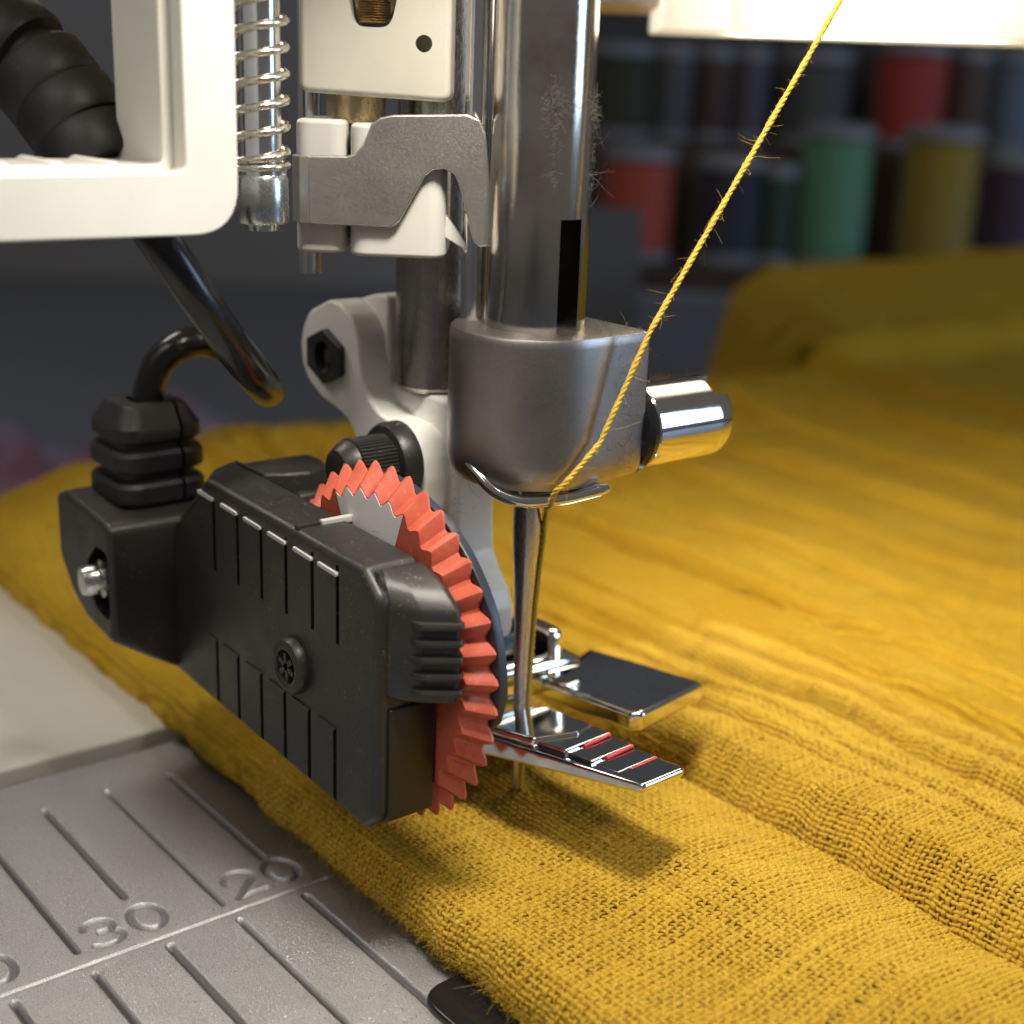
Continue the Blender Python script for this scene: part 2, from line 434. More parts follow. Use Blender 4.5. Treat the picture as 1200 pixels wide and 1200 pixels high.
# needle clamp
plan = arc(.0, -.50, .55, 90, 270, 36) + [(.10, -1.05), (.14, -1.046), (.48, -1.046), (.51, -1.035), (.52, -1.0), (.52, .05)]
bm = bmesh.new()
rings = []
for z, s in ((2.865, .80), (2.867, .88), (2.875, .915), (2.90, .945), (2.935, .970), (2.98, .989), (3.03, .998), (3.08, 1), (3.78, 1), (3.825, .995), (3.842, .982), (3.846, .96)):
    rings.append([(.1+(p[0]-.1)*s if p[0] < .1 else p[0], (p[1]+.5)*s-.5, z+(0 if z > 3.5 else .10*max(0, p[0]-.1))) for p in plan])
add_loft(bm, rings)
NC = from_bm('needle_clamp', bm, M['satin'], SM, 30)
lathe('washer', [(.24, 0), (.29, .02), (.305, .06), (.29, .11), (.2, .13)], (.50, -.80, 3.16), (1, .0, .0), M['black_gloss'], NC, 48)
def clamp_screw():
    bm = bmesh.new()
    n = 64; rings = []
    for r, h, nt in [(.22, 0, 0), (.265, .0, 0), (.28, .02, 0), (.28, .57, 0), (.28, .575, 1), (.28, .67, 1), (.265, .70, 1), (.1, .705, 0)]:
        ring = []
        for k in range(n):
            a = 2*math.pi*k/n; rr = r
            if nt and abs(math.sin(a-R(112)))*0+abs(math.cos(a-R(22))) < .30: rr = .15
            ring.append((.62+h, -.80+rr*math.cos(a), 3.16+rr*math.sin(a)))
        rings.append(ring)
    add_loft(bm, rings)
    o = from_bm('clamp_screw', bm, M['chrome'], NC, 35)
    return o
def bake_cut(o, cutter):
    o.modifiers.clear()
    md = o.modifiers.new('cut', 'BOOLEAN'); md.operation = 'DIFFERENCE'; md.object = cutter; md.solver = 'EXACT'; md.use_self = True
    bpy.context.view_layer.update()
    dg = bpy.context.evaluated_depsgraph_get()
    me = bpy.data.meshes.new_from_object(o.evaluated_get(dg))
    o.modifiers.clear(); me.name = o.data.name; o.data = me
    me.shade_smooth(); me.set_sharp_from_angle(angle=R(32)); weighted(o)
    bpy.data.objects.remove(cutter, do_unlink=True)
clamp_screw()
# thread guide under the clamp: a stamped hook
def ribbon(bm, path, w, t, wdir):
    rings = []
    P = spline(path, 6)
    for i, p in enumerate(P):
        T = (P[min(i+1, len(P)-1)]-P[max(i-1, 0)]).normalized()
        a = wdir(i/(len(P)-1)); a = (a-T*a.dot(T)).normalized(); b = T.cross(a)
        ww = w(i/(len(P)-1)) if callable(w) else w
        rings.append([p+a*ww/2+b*t/2, p-a*ww/2+b*t/2, p-a*ww/2-b*t/2, p+a*ww/2-b*t/2])
    add_loft(bm, rings)
bm = bmesh.new()
add_tube(bm, spline([(-.45, -.40, 3.02), (-.49, -.47, 3.02), (-.51, -.58, 2.97), (-.46, -.72, 2.86), (-.34, -.84, 2.805), (-.12, -.95, 2.81), (.06, -1.02, 2.84), (.19, -1.07, 2.87)], 8), lambda f: .042 if f < .95 else .042-.3*(f-.95), 12)
add_bprism(bm, rp([(-.30, -.80), (-.05, -.92), (.18, -1.04), (.24, -.90), (.05, -.72), (-.2, -.62)], .05, 3), lambda p, h: (p[0], p[1], 2.815+.10*max(0, p[0]+.2)+h), -.02, .02, .01, 2)
from_bm('thread_guide', bm, M['chrome'], NC, 45)
bm = bmesh.new(); add_lathe(bm, [(.05, 0), (.16, .01), (.2, .1), (.2, .25)], (0, -.5, 2.72), (0, 0, 1), 32)
from_bm('needle_socket', bm, M['dark_steel'], NC, 40)

# presser foot holder (white ankle)
fl = arc(1.33, 3.41, .36, 60, 235, 18) + [(1.11, 3.02), (1.0, 2.91), (.95, 2.78)] + arc(.46, 2.62, .44, 200, 395, 22)[::1]
fl = arc(1.36, 3.41, .37, 75, -110+0, 1)[:1] + [(1.62, 3.66), (1.71, 3.53), (1.745, 3.40), (1.72, 3.24), (1.63, 3.13), (1.46, 3.04), (1.22, 2.985), (1.08, 2.94), (1.0, 2.86), (.965, 2.74), (.96, 2.5), (.5, 2.2), (.22, 2.25), (.10, 2.5), (.09, 2.72), (.12, 2.86), (.20, 2.99), (.33, 3.04), (.52, 3.05), (.68, 3.08), (.80, 3.15), (.88, 3.26), (.92, 3.42), (.95, 3.58), (1.05, 3.70), (1.18, 3.77), (1.33, 3.785)]
fl = fl[1:]
HO = prism('presser_foot_holder', rp(fl, .2, 5), 'x', -.42, -.16, M['holder'], SM, .03, 3)
# boss, shelf and leg as pieces of the holder
bm = bmesh.new()
add_bprism(bm, rp([(1.5, 3.72), (1.60, 3.55), (1.60, 3.1), (1.15, 3.05), (.90, 3.2), (.90, 3.86), (1.1, 3.84)], .08, 4), AX['x'], -.19, .42, .03, 3)
from_bm('holder_boss', bm, M['holder'], HO, 38)
bm = bmesh.new()
add_bprism(bm, rp([(1.3, 3.2), (1.3, 2.6), (1.0, 2.2), (.45, 1.85), (.35, 1.55), (-.25, 1.55), (-.25, 1.80), (-.20, 1.93), (-.10, 2.04), (-.01, 2.16), (.01, 2.4), (.02, 2.75), (.04, 3.18), (.10, 3.235), (.6, 3.235)], .14, 6), AX['x'], -.20, .12, .035, 3)
from_bm('holder_leg', bm, M['holder'], HO, 38)
box('holder_shelf', .11, .36, .10, 1.2, 2.7, 3.22, M['holder'], HO, .03, 3)
# hex nut in the boss
bm = bmesh.new()
hx = [(1.345+.265*math.cos(R(a)), 3.365+.205*math.sin(R(a))) for a in (30, 90, 150, 210, 270, 330)]
add_bprism(bm, rp(hx, .03, 3), AX['x'], -.47, -.40, .012, 3)
hn = from_bm('hex_nut', bm, M['knurl'], HO, 38)
bm = bmesh.new(); add_lathe(bm, [(.115, 0), (.115, .3)], (-.6, 1.345, 3.365), (1, 0, 0), 32)
bake_cut(hn, from_bm('cutter', bm, M['black'], None, 0))
lathe('nut_bore', [(.115, 0), (.112, .01)], (-.425, 1.345, 3.365), (1, 0, 0), M['black_gloss'], HO, 32)
# knurled thumb screw
kn = lathe('thumb_screw', [(.09, .0), (.135, .005), (.145, .015), (.185, .075), (.195, .105)], (-.97, .36, 2.81), (1, 0, 0), M['knurl'], HO, 48)
lathe('knurled_barrel', [(.17, 0), (.205, .02), (.205, .30), (.17, .31)], (-.87, .36, 2.81), (1, 0, 0), M['knurl'], HO, 144, 20, rad=lambda k: 1-.045*(k % 3 == 0))
lathe('collar', [(.2, 0), (.265, .015), (.285, .05), (.285, .15), (.26, .17)], (-.59, .37, 2.80), (1, 0, 0), M['knurl'], HO, 64)

# slotted white block on the presser bar, top
e_ = Vector((-.777, .63, 0)); nn = Vector((-.63, -.777, 0))
def facing(p0, s, z, dpt=0.0):     # local frame: s along e_, dpt into the scene
    return Vector(p0)+e_*s-nn*dpt+Vector((0, 0, z-p0[2]))
P1 = Vector((-.35, -.10, 4.5))
def slab(bm, pts, p0, d0, d1):
    va = [bm.verts.new(facing(p0, s, z, d0)) for s, z in pts]; vb = [bm.verts.new(facing(p0, s, z, d1)) for s, z in pts]; n = len(pts)
    bm.faces.new(va); bm.faces.new(vb[::-1])
    for i in range(n): bm.faces.new((va[i], va[(i+1) % n], vb[(i+1) % n], vb[i]))
bm = bmesh.new(); slab(bm, rp([(.055, 5.20), (.995, 5.235), (.995, 7.6), (.055, 7.6)], .06, 4), P1, -.0, .9)
bm.free(); bm = bmesh.new(); add_bprism(bm, rp([(.055, 5.20), (.995, 5.235), (.995, 7.6), (.055, 7.6)], .06, 4), lambda p, h: facing(P1, p[0], p[1], h), 0, .9, .04, 3)
BL = from_bm('presser_bar_block', bm, M['cream'], SM, 38)
bmc = bmesh.new(); slab(bmc, rp([(.43, 5.63), (.655, 5.63), (.70, 5.85), (.70, 6.5), (.38, 6.5), (.38, 5.85)], .09, 5), P1, -.3, .20)
add_lathe(bmc, [(.052, 0), (.052, .5)], facing(P1, .225, 5.545, -.3), -nn, 24)
bake_cut(BL, from_bm('cutter', bmc, M['cream'], None, 0))
bm = bmesh.new()
add_lathe(bm, [(.13, 0), (.13, .02)], facing(P1, .54, 5.8, .18), nn, 32)
prof = []
for k in range(14): prof += [(.085, .02+k*.025), (.105, .0325+k*.025)]
add_lathe(bm, [(.1, 0)]+[(r, h*.6) for r, h in prof], facing(P1, .545, 5.66, .13), (0, 0, 1), 24)
from_bm('brass_screw', bm, M['brass'], BL, 35)
lathe('block_stem', [(.19, 0), (.19, .3)], facing(P1, .68, 5.05, .35), (0, 0, 1), M['brass'], SM, 32)

# white slider with metal clip
P2 = Vector((-.35, -.25, 4.5))
def rsq(cx, cy, w, d, r, n=6):
    return rp([(cx-w/2, cy-d/2), (cx+w/2, cy-d/2), (cx+w/2, cy+d/2), (cx-w/2, cy+d/2)], r, n)
bm = bmesh.new()
def slider_piece(bm, s0, s1, z0, z1, d0, d1, r=.1):
    pts = rp([(s0, d0), (s1, d0), (s1, d1), (s0, d1)], r, 5)
    add_loft(bm, [[facing(P2, s, z, d) for s, d in pts] for z in (z0, z1)])
slider_piece(bm, .16, .775, 4.24, 5.06, .06, .8, .12)
SL = from_bm('slider', bm, M['white'], SM, 35, .03, 3)
bm = bmesh.new(); slider_piece(bm, .80, 1.12, 4.25, 5.075, .10, .8, .10)
from_bm('slider_cheek', bm, M['white'], SL, 35, .03, 3)
bm = bmesh.new()
slab(bm, [(.17, 4.37), (.02, 4.285), (.0, 4.30), (.17, 4.52)], P2, .14, .22)
from_bm('slider_spur', bm, M['white'], SL, 35, .012, 2)
clip = [(1.02, 4.44), (1.02, 4.86), (.78, 4.865), (.73, 4.88), (.68, 4.935), (.63, 5.06), (.58, 5.10), (.50, 5.12), (.04, 5.14), (-.04, 5.11), (-.08, 5.03), (-.16, 4.40), (-.13, 4.345), (-.06, 4.33), (-.02, 4.36), (.075, 4.70), (.11, 4.775), (.17, 4.805), (.235, 4.80), (.29, 4.76), (.45, 4.47), (.50, 4.435)]
bm = bmesh.new(); add_bprism(bm, rp(clip, .025, 3), lambda p, h: facing(P2, p[0], p[1], h), .0, .045, .014, 3)
CL = from_bm('clip_plate', bm, M['sheet'], SL, 38); weighted(CL)
bm = bmesh.new()
pr_ = [(1.015, .0), (1.08, .015), (1.125, .07), (1.14, .14), (1.14, .6)]
rings = []
for s, d in pr_:
    rings.append((s, d))
for k in range(len(rings)-1):
    pass
inner = [(1.015, .045), (1.07, .055), (1.09, .09), (1.10, .14), (1.10, .6)]
poly = rings+inner[::-1]
add_loft(bm, [[facing(P2, s, z, d) for s, d in poly] for z in (4.445, 4.855)])
from_bm('clip_return', bm, M['sheet'], CL, 35, .008, 2)

# spring post
GP = lathe('guide_post', [(.125, 0), (.125, 3.6)], (-1.46, .41, 4.6), (0, 0, 1), M['bright'], SM, 40)
lathe('post_nut', [(.05, -.05), (.10, -.045), (.105, -.01), (.155, .0), (.165, .03), (.165, .26), (.15, .29)], (-1.46, .41, 4.46), (0, 0, 1), M['zinc'], GP, 40)
path = []
for k in range(0, 24*15):
    a = 2*math.pi*k/24; turn = k/24
    z = 4.765 + (turn*.045 if turn < 1.6 else .072+(turn-1.6)*.152)
    path.append((-1.46+.158*math.cos(a), .41+.158*math.sin(a), z))
tube('spring', path, .024, metal('spring_wire', (.74, .69, .58), .28, (4, 4, 4), 20, .1), GP, 8)

# white lever frame, left
bm = bmesh.new()
fo = rp([(-1.93, 8.0), (-1.93, 4.468), (-6.5, 4.52), (-6.5, 4.83), (-2.25, 4.815), (-2.25, 8.0)], [0, .28, .02, .02, .06, 0], 8)
add_prism(bm, fo, 'y', -.18, .62)
FR = from_bm('lever_frame', bm, M['white'], SM, 35, .045, 3)
bm = bmesh.new()
fi = rp([(-2.19, 8.0), (-2.19, 4.66), (-6.5, 4.69), (-6.5, 4.86), (-2.32, 4.845), (-2.32, 8.0)], [0, .14, .02, .02, .05, 0], 6)
add_prism(bm, fi, 'y', -.05, .55)
from_bm('frame_lip', bm, M['white'], FR, 35, .03, 3)
for k in range(7):
    lathe('grip_bump', [(.02, 0), (.05, .012), (.055, .03), (.055, .5)], (-2.60-.30*k, -.02, 4.815+.0022*k), (0, 1, 0), M['white'], FR, 16)

# lamp housing
bm = bmesh.new()
LC = Vector((3.75, .25, 0)); ld = Vector((.76, -.65, 0)).normalized(); ln = Vector((.65, .76, 0)).normalized()
def lf(s, d, z): p = LC+ld*s+ln*d; return (p.x, p.y, z)
pl = rp([(-1.5, -.2), (-1.0, -.55), (1.55, -.55), (2.3, .2), (2.3, 1.6), (-1.5, 1.6)], .08, 3)
add_loft(bm, [[lf(s, d, z) for s, d in pl] for z in (5.76, 7.2)])
t = NT('translucent_diffuser'); tr = t.n('ShaderNodeBsdfTranslucent'); tr.inputs[0].default_value = (.88, .86, .80, 1)
t.set(Base_Color=(.80, .79, .75), Roughness=.4); mx = t.n('ShaderNodeMixShader'); mx.inputs[0].default_value = .45
t.l(t.b.outputs[0], mx.inputs[1]); t.l(tr.outputs[0], mx.inputs[2]); t.l(mx.outputs[0], t.t.nodes['Material Output'].inputs[0])
LH = from_bm('lamp_housing', bm, t.m, SM, 35, .04, 3)
pl_ = bpy.data.lights.new('lamp_bulb', 'POINT'); pl_.energy = 120; pl_.shadow_soft_size = .12; pl_.color = (1, .95, .85)
po = bpy.data.objects.new('lamp_bulb', pl_); COL.objects.link(po); po.location = lf(.05, -.12, 6.02)
# underside of the machine head above the picture
bm = bmesh.new(); add_bprism(bm, rp([(-3.2, -1.5), (7, -1.5), (7, 6), (-3.2, 6)], .6, 6), AX['z'], 7.5, 12, .2, 3)
from_bm('head_casing', bm, M['cream'], SM, 38)
bm = bmesh.new(); add_loft(bm, [[lf(s, d, z) for s, d in [(-2.9, .4), (-1.45, .1), (-1.45, 2.0), (-2.9, 2.0)]] for z in (5.94, 7.6)])
from_bm('head_rim', bm, M['cream'], SM, 35, .03, 2)

# ------------------------------------------------------------------ needle
ND = lathe('sewing_needle', [(.004, .20), (.02, .32), (.036, .55), (.042, .9), (.050, 1.3), (.058, 1.65), (.068, 1.95), (.082, 2.2), (.094, 2.40), (.097, 2.5), (.097, 3.1)], (0, -.5, 0), (0, 0, 1), M['needle'], None, 32, 50)
tag(ND, 'slender steel sewing needle below the clamp, piercing the yellow fabric', 'needle')

# ------------------------------------------------------------------ buttonhole foot
BF = empty('buttonhole_foot', (-.3, -.4, 1.1))
tag(BF, 'black sensor buttonhole foot with red toothed wheel, chrome toes and cable', 'presser foot')
prof = rp([(1.113, 2.655), (-.86, 2.60), (-1.045, 2.44), (-1.03, 1.0), (-.90, .895), (1.92, 1.045), (1.93, 1.6), (1.80, 2.06)], [.02, .10, .12, .12, .06, .05, .03, .02], 5)
prof2 = rp([(1.42, 2.655), (-.86, 2.60), (-1.045, 2.44), (-1.03, 1.0), (-.90, .895), (1.92, 1.045), (1.93, 1.6), (1.86, 2.06)], [.02, .10, .12, .12, .06, .05, .03, .02], 5)
prof1 = [(y+(b[0]-y)*.62, z) for (y, z), b in zip(prof, prof2)]
bm = bmesh.new(); hr = [(-1.55+.055*(1-math.cos(R(22.5*k))), inset(prof, .055*(1-math.sin(R(22.5*k))))) for k in range(5)]
hr += [(-1.38, prof1), (-1.19, prof2)]+[(-1.15-.04*(1-math.sin(R(30*k))), inset(prof2, .04*(1-math.cos(R(30*k))))) for k in range(1, 4)]
add_loft(bm, [[(x, y, z) for y, z in pf] for x, pf in hr])
HS = from_bm('housing', bm, M['black'], BF, 30)
bmc = bmesh.new()
GY = [.995, .66, .338, .018, -.305, -.60]
LY = [1.0, .69, .368, .055, -.254, -.565]
for k in range(6):
    add_box(bmc, -1.7, -1.515, GY[k]-.019, GY[k]+.021, 2.02, 2.535)
    add_box(bmc, -1.7, -1.515, LY[k]-.020, LY[k]+.022, .985-.008*k, 1.505-.012*k)
bake_cut(HS, from_bm('cutter', bmc, M['black'], None, 0))
for k in range(6):
    z = 2.553-.012*k
    bm = bmesh.new(); add_prism(bm, rp([(GY[k]+.215, z+.010), (GY[k]+.215, z-.018), (GY[k]-.010, z-.030), (GY[k]-.010, z-.002)], .012, 3), 'x', -1.566, -1.54)
    from_bm('tick_mark', bm, M['tick'], HS, 40, .004, 1)
    z = 1.515-.012*k
    bm = bmesh.new(); add_prism(bm, rp([(LY[k]+.21, z+.006), (LY[k]+.21, z-.016), (LY[k]-.01, z-.022), (LY[k]-.01, z)], .008, 3), 'x', -1.560, -1.54)
    from_bm('step_mark', bm, M['black'], HS, 40, .004, 1)
# raised band line across the top, white mark
bm = bmesh.new(); add_box(bm, -1.53, -1.36, -.095, -.055, 2.60, 2.645); from_bm('top_ridge', bm, M['black'], HS, 40, .012, 2)
bm = bmesh.new(); add_box(bm, -1.35, -1.12, -.10, -.055, 2.60, 2.648); from_bm('index_mark', bm, M['tick'], HS, 40, .01, 2)
# case screw
SC = lathe('case_screw', [(.19, 0), (.19, .04), (.175, .065), (.14, .078), (.115, .07), (.10, .03), (.03, .025)], (-1.545, -.07, 1.70), (-1, 0, 0), M['black'], HS, 40)
bm = bmesh.new()
for a in (20, 80, 140):
    dx = Vector((0, math.cos(R(a)), math.sin(R(a)))); nx = Vector((0, -math.sin(R(a)), math.cos(R(a))))
    c0 = Vector((-1.60, -.07, 1.70))
    add_loft(bm, [[c0+dx*s*.092+nx*w*.018+Vector((h, 0, 0)) for s, w in ((-1, -1), (1, -1), (1, 1), (-1, 1))] for h in (.02, -.012)])
from_bm('screw_recess', bm, M['knurl'], SC, 40)
# rear bridge around the wheel slot
bm = bmesh.new(); add_bprism(bm, rp([(-1.16, 1.10), (-.98, 1.0), (-.80, .95), (-.62, 1.02), (-.56, 1.2), (-.56, 1.40), (-1.16, 1.42)], .06, 4), AX['z'], 1.2, 2.64, .03, 3)
from_bm('rear_bridge', bm, M['black'], HS, 38)
box('bridge_seam', -1.165, -1.145, 1.0, 1.42, 2.0, 2.664, M['black'], HS, .008)
bm = bmesh.new(); add_bprism(bm, rp([(.9, 2.5), (.9, 1.0), (1.5, 1.0), (1.5, 2.5)], .05, 3), AX['x'], -.93, -.55, .03, 3)
from_bm('inner_arm', bm, M['black'], HS, 38)
# ribbed nose
def nplan(y1=0.0, d=0.0):
    return rp([(-1.155, -.90), (-1.155, -1.325+d+y1), (-1.19, -1.345+d+y1), (-1.36, -1.215+d+y1*.8), (-1.475+d, -1.06+y1*.4), (-1.515+d, -.96), (-1.515+d, -.90)], [.01, .02, .03, .06, .06, .03, .01], 4)
def rplan(off):
    return rp([(-1.152, -1.10), (-1.152, -1.325-off), (-1.19, -1.35-off), (-1.375-off*.4, -1.215-off*.8), (-1.395-off*.2, -1.15)], [.01, .02, .03, .04, .02], 4)
bm = bmesh.new()
add_loft(bm, [[(x, y, z) for x, y in nplan(y_, d_)] for z, d_, y_ in ((1.815, .02, 0), (1.835, 0, 0), (2.37, 0, 0), (2.41, .004, .02), (2.50, .01, .14), (2.575, .03, .34))])
NO = from_bm('nose', bm, M['black'], HS, 40)
for k in range(5):
    z = 2.335-.105*k
    bm = bmesh.new(); add_loft(bm, [[(x, y, zz) for x, y in rplan(o_)] for zz, o_ in ((z, -.01), (z-.006, .030), (z-.024, .038), (z-.042, .030), (z-.048, -.01))])
    from_bm('rib', bm, M['black'], NO, 40)
bm = bmesh.new(); add_bprism(bm, rp([(-1.0, 1.74), (-1.062, 1.735), (-1.058, 1.0), (-1.0, .95)], .02, 3), AX['x'], -1.47, -1.14, .012, 3)
from_bm('front_panel', bm, plastic('brown_black_plastic', (.022, .017, .012), .4, 60, .1), HS, 38)

# wheel
def wheel():
    N = 39; cy, cz = -.307, 1.836; a0 = R(4.9); bm = bmesh.new()
    def ring(x, rt_, rv):
        out = []
        for k in range(N):
            for f, r in ((0, rt_), (.15, rt_-.016), (.42, rv+.004), (.58, rv+.004), (.85, rt_-.016)):
                a = a0+2*math.pi*(k+f)/N
                out.append((x, cy-r*math.cos(a), cz+r*math.sin(a)))
        return out
    rings = [ring(-1.10, .45, .45), ring(-1.12, .47, .47), ring(-1.12, 1.035, .970), ring(-1.00, 1.18, 1.095), ring(-.985, 1.18, 1.095), ring(-.985, .5, .5)]
    add_loft(bm, rings)
    o = from_bm('wheel', bm, M['red'], BF, 28)
    # white painted sector on the side face
    bm = bmesh.new(); x = -1.1235
    k0, k1 = 7, 12
    outer = []; inner = []
    for k in range(k0, k1):
        for f, r in ((0, 1.022), (.15, 1.006), (.42, .963), (.58, .963), (.85, 1.006)):
            a = a0+2*math.pi*(k+f)/N; outer.append((x, cy-r*math.cos(a), cz+r*math.sin(a))); inner.append((x, cy-.5*math.cos(a), cz+.5*math.sin(a)))
    vo = [bm.verts.new(p) for p in outer]; vi = [bm.verts.new(p) for p in inner]
    vo2 = [bm.verts.new((p[0]+.004, p[1], p[2])) for p in outer]
    for i in range(len(vo)-1):
        bm.faces.new((vo[i], vo[i+1], vi[i+1], vi[i])); bm.faces.new((vo[i], vo2[i], vo2[i+1], vo[i+1]))
    from_bm('white_sector', bm, plastic('white_wheel_paint', (.86, .85, .83), .4, 60, .05), o, 0)
    bm = bmesh.new(); add_lathe(bm, [(.3, 0), (.3, .5)], (-1.4, cy, cz), (1, 0, 0), 32); from_bm('hub', bm, M['black'], o, 40)
    return o
wheel()
gp = [(-.31-g_*math.cos(R(a)), 1.835+g_*math.sin(R(a))) for a in range(0, 171, 5) for g_ in [1.175-.075*min(1, max(0, (a-25)/45))]]+[(.6, 1.6), (-.2, 1.2), (-1.2, 1.45), (-1.43, 1.65)]
prism('wheel_guard', gp, 'x', -.975, -.91, M['guard'], BF, .012, 2)
# cable bracket (jut) with slotted recess and screw
bm = bmesh.new()
jp = rp([(1.62, 2.25), (2.40, 2.33), (2.57, 2.27), (2.57, 1.80), (2.36, 1.56), (2.12, 1.43), (1.62, 1.36)], [.10, .06, .08, .12, .10, .06, .10], 5)
add_loft(bm, [[(x, (y-1.62)*sc+1.62+oy, z-dz*(1 if z < 1.9 else 0)) for y, z in jp] for x, sc, oy, dz in ((-2.05, 1, 0, 0), (-1.80, 1.02, 0, .16), (-1.56, 1.04, 0, .31), (-1.0, 1.04, 0, .31))])
JB = from_bm('cable_bracket', bm, M['black'], BF, 30, .045, 3)
bmc = bmesh.new()
add_prism(bmc, rp([(1.66, 2.05), (1.86, 2.05), (2.02, 1.9), (2.05, 1.72), (1.9, 1.56), (1.66, 1.52)], .07, 4), 'x', -2.3, -1.90)
bake_cut(JB, from_bm('cutter', bmc, M['black'], None, 0))
lathe('bracket_screw', [(.07, -.07), (.10, -.065), (.112, -.03), (.112, .04), (.075, .045), (.075, .07), (.14, .075), (.145, .12), (.08, .13), (.08, .3)], (-2.10, 1.86, 1.80), (1, -.12, 0), M['zinc'], BF, 6+26)
# boot
bx, by = -1.50, 2.15
def brings(spec):
    return [[(p[0], p[1], z) for p in rsq(bx, by, w, w*.98, .17*w/.7, 5)] for z, w in spec]
bm = bmesh.new()
add_loft(bm, brings([(2.15, .56), (2.28, .56), (2.29, .66), (2.32, .70), (2.43, .70), (2.46, .66), (2.465, .57), (2.53, .57), (2.535, .66), (2.56, .69), (2.66, .69), (2.69, .65), (2.695, .58), (2.74, .58), (2.745, .62), (2.77, .66), (2.86, .66), (2.99, .50), (3.01, .46), (3.012, .24), (2.95, .22)]))
BO = from_bm('cable_boot', bm, M['rubber'], BF, 30)
bmc = bmesh.new(); add_box(bmc, bx+.12, bx+.145, by-.5, by-.10, 2.3, 3.2)
bake_cut(BO, from_bm('cutter', bmc, M['rubber'], None, 0))
cab = [(-1.5, 2.15, 2.85), (-1.47, 2.15, 3.05), (-1.38, 2.13, 3.27), (-1.21, 2.08, 3.40), (-.95, 2.15, 3.38), (-.74, 2.08, 3.25), (-.74, 1.76, 3.13), (-1.0, 1.2, 3.20), (-1.33, .70, 3.39), (-1.65, .40, 3.66), (-1.97, .28, 4.05), (-2.18, .36, 4.4), (-2.30, .66, 4.71), (-2.36, .80, 4.94), (-2.44, .95, 5.12)]
tube('cable', spline(cab, 10), lambda f: .112+.012*f, M['black_gloss'], BF, 20)
# ribbed sleeve on the upper cable
sl = spline([(-2.36, .72, 4.80), (-2.41, .86, 5.0), (-2.48, 1.02, 5.18), (-2.58, 1.22, 5.38), (-2.72, 1.48, 5.53), (-2.9, 1.85, 5.66), (-3.1, 2.3, 5.72)], 10)
SV = tube('cable_sleeve', sl, .235, M['rubber'], BF, 24)
F = frames(sl)
for k in range(6):
    i = 3+k*10; p = sl[i]; t_ = F[i][0]
    lathe('sleeve_ring', [(.22, -.135), (.285, -.13), (.305, -.10), (.31, .10), (.29, .13), (.22, .135)], p, t_, M['rubber'], SV, 32)

# chrome foot: tilted slightly nose-up
def zt(y): return 1.155-.118*(y+.5)
def toe(name, pts, th, bev, parent=BF, mat=None, lift=0.0):
    bm = bmesh.new(); th = th if callable(th) else (lambda y, t=th: t)
    rg = []
    for q, h in bev_rings(pts, 0.0, 1.0, bev, 3):
        up_ = h*1.0 if h < .5 else h-1.0     # distance below top / above bottom
        rg.append([(x, y, zt(y)+lift-(up_ if h < .5 else th(y)+up_)) for x, y in q])
    add_loft(bm, rg)
    o = from_bm(name, bm, mat or M['chrome'], parent, 38); weighted(o); return o
LT = toe('toe', rp([(-.62, -.15), (-.42, -.55), (-.22, -1.97), (.175, -1.95), (.155, -1.10), (.155, -.20)], [.1, .1, .04, .04, .04, .04], 4), lambda y: .065+.085*max(0, y+1.97)/1.4, .026, lift=-.066)
toe('raised_pad', rp([(-.60, -.17), (-.385, -.56), (-.31, -1.02), (-.02, -1.14), (.15, -1.08), (.15, -.62), (.065, -.54), (.065, -.44), (.15, -.36), (.15, -.22)], .03, 4), .07, .022, LT, lift=.0)
for k_, y in enumerate((-1.28, -1.50, -1.72)):
    lf_ = -.012-.020*k_
    toe('toe_step', rp([(-.285+.07*k_*.45, -1.0), (-.255+.028*k_, y), (.165, y+.03), (.155, -1.0)], .01, 2), .05, .008, LT, lift=lf_-.01)
    bm = bmesh.new()
    add_tube(bm, [(-.10, y-.008, zt(y)+lf_-.024), (.02, y+.002, zt(y)+lf_-.020), (.15, y+.018, zt(y)+lf_-.020)], .013, 8)
    from_bm('red_mark', bm, M['red_paint'], LT, 40)
toe('toe', rp([(.50, -.14), (.72, -.12), (1.27, .20), (1.30, -.30), (1.31, -1.01), (.55, -1.16), (.49, -1.10)], [.05, .05, .03, .03, .05, .06, .05], 4), .16, .045)
tube('hinge_pin', [(-.1, -.16, 1.25), (.3, -.17, 1.25), (.66, -.18, 1.25), (.78, -.20, 1.21)], lambda f: .085 if f < .8 else .085-.2*(f-.8), M['chrome'], BF, 20)
bm = bmesh.new(); add_bprism(bm, rp([(.12, 1.12), (.12, 1.52), (-.22, 1.52), (-.26, 1.16)], [.02, .10, .08, .02], 5), AX['x'], .48, .62, .035, 3)
from_bm('hinge_ear', bm, M['chrome'], BF, 38)
box('hinge_block', -.05, .50, -.05, .25, 1.14, 1.50, M['black_gloss'], BF, .04)
box('foot_bridge', -.62, .60, -.16, .30, 1.0, 1.17, M['chrome'], BF, .04)
box('foot_arm', -.90, -.55, -.30, .30, 1.0, 1.75, M['guard'], BF, .05)

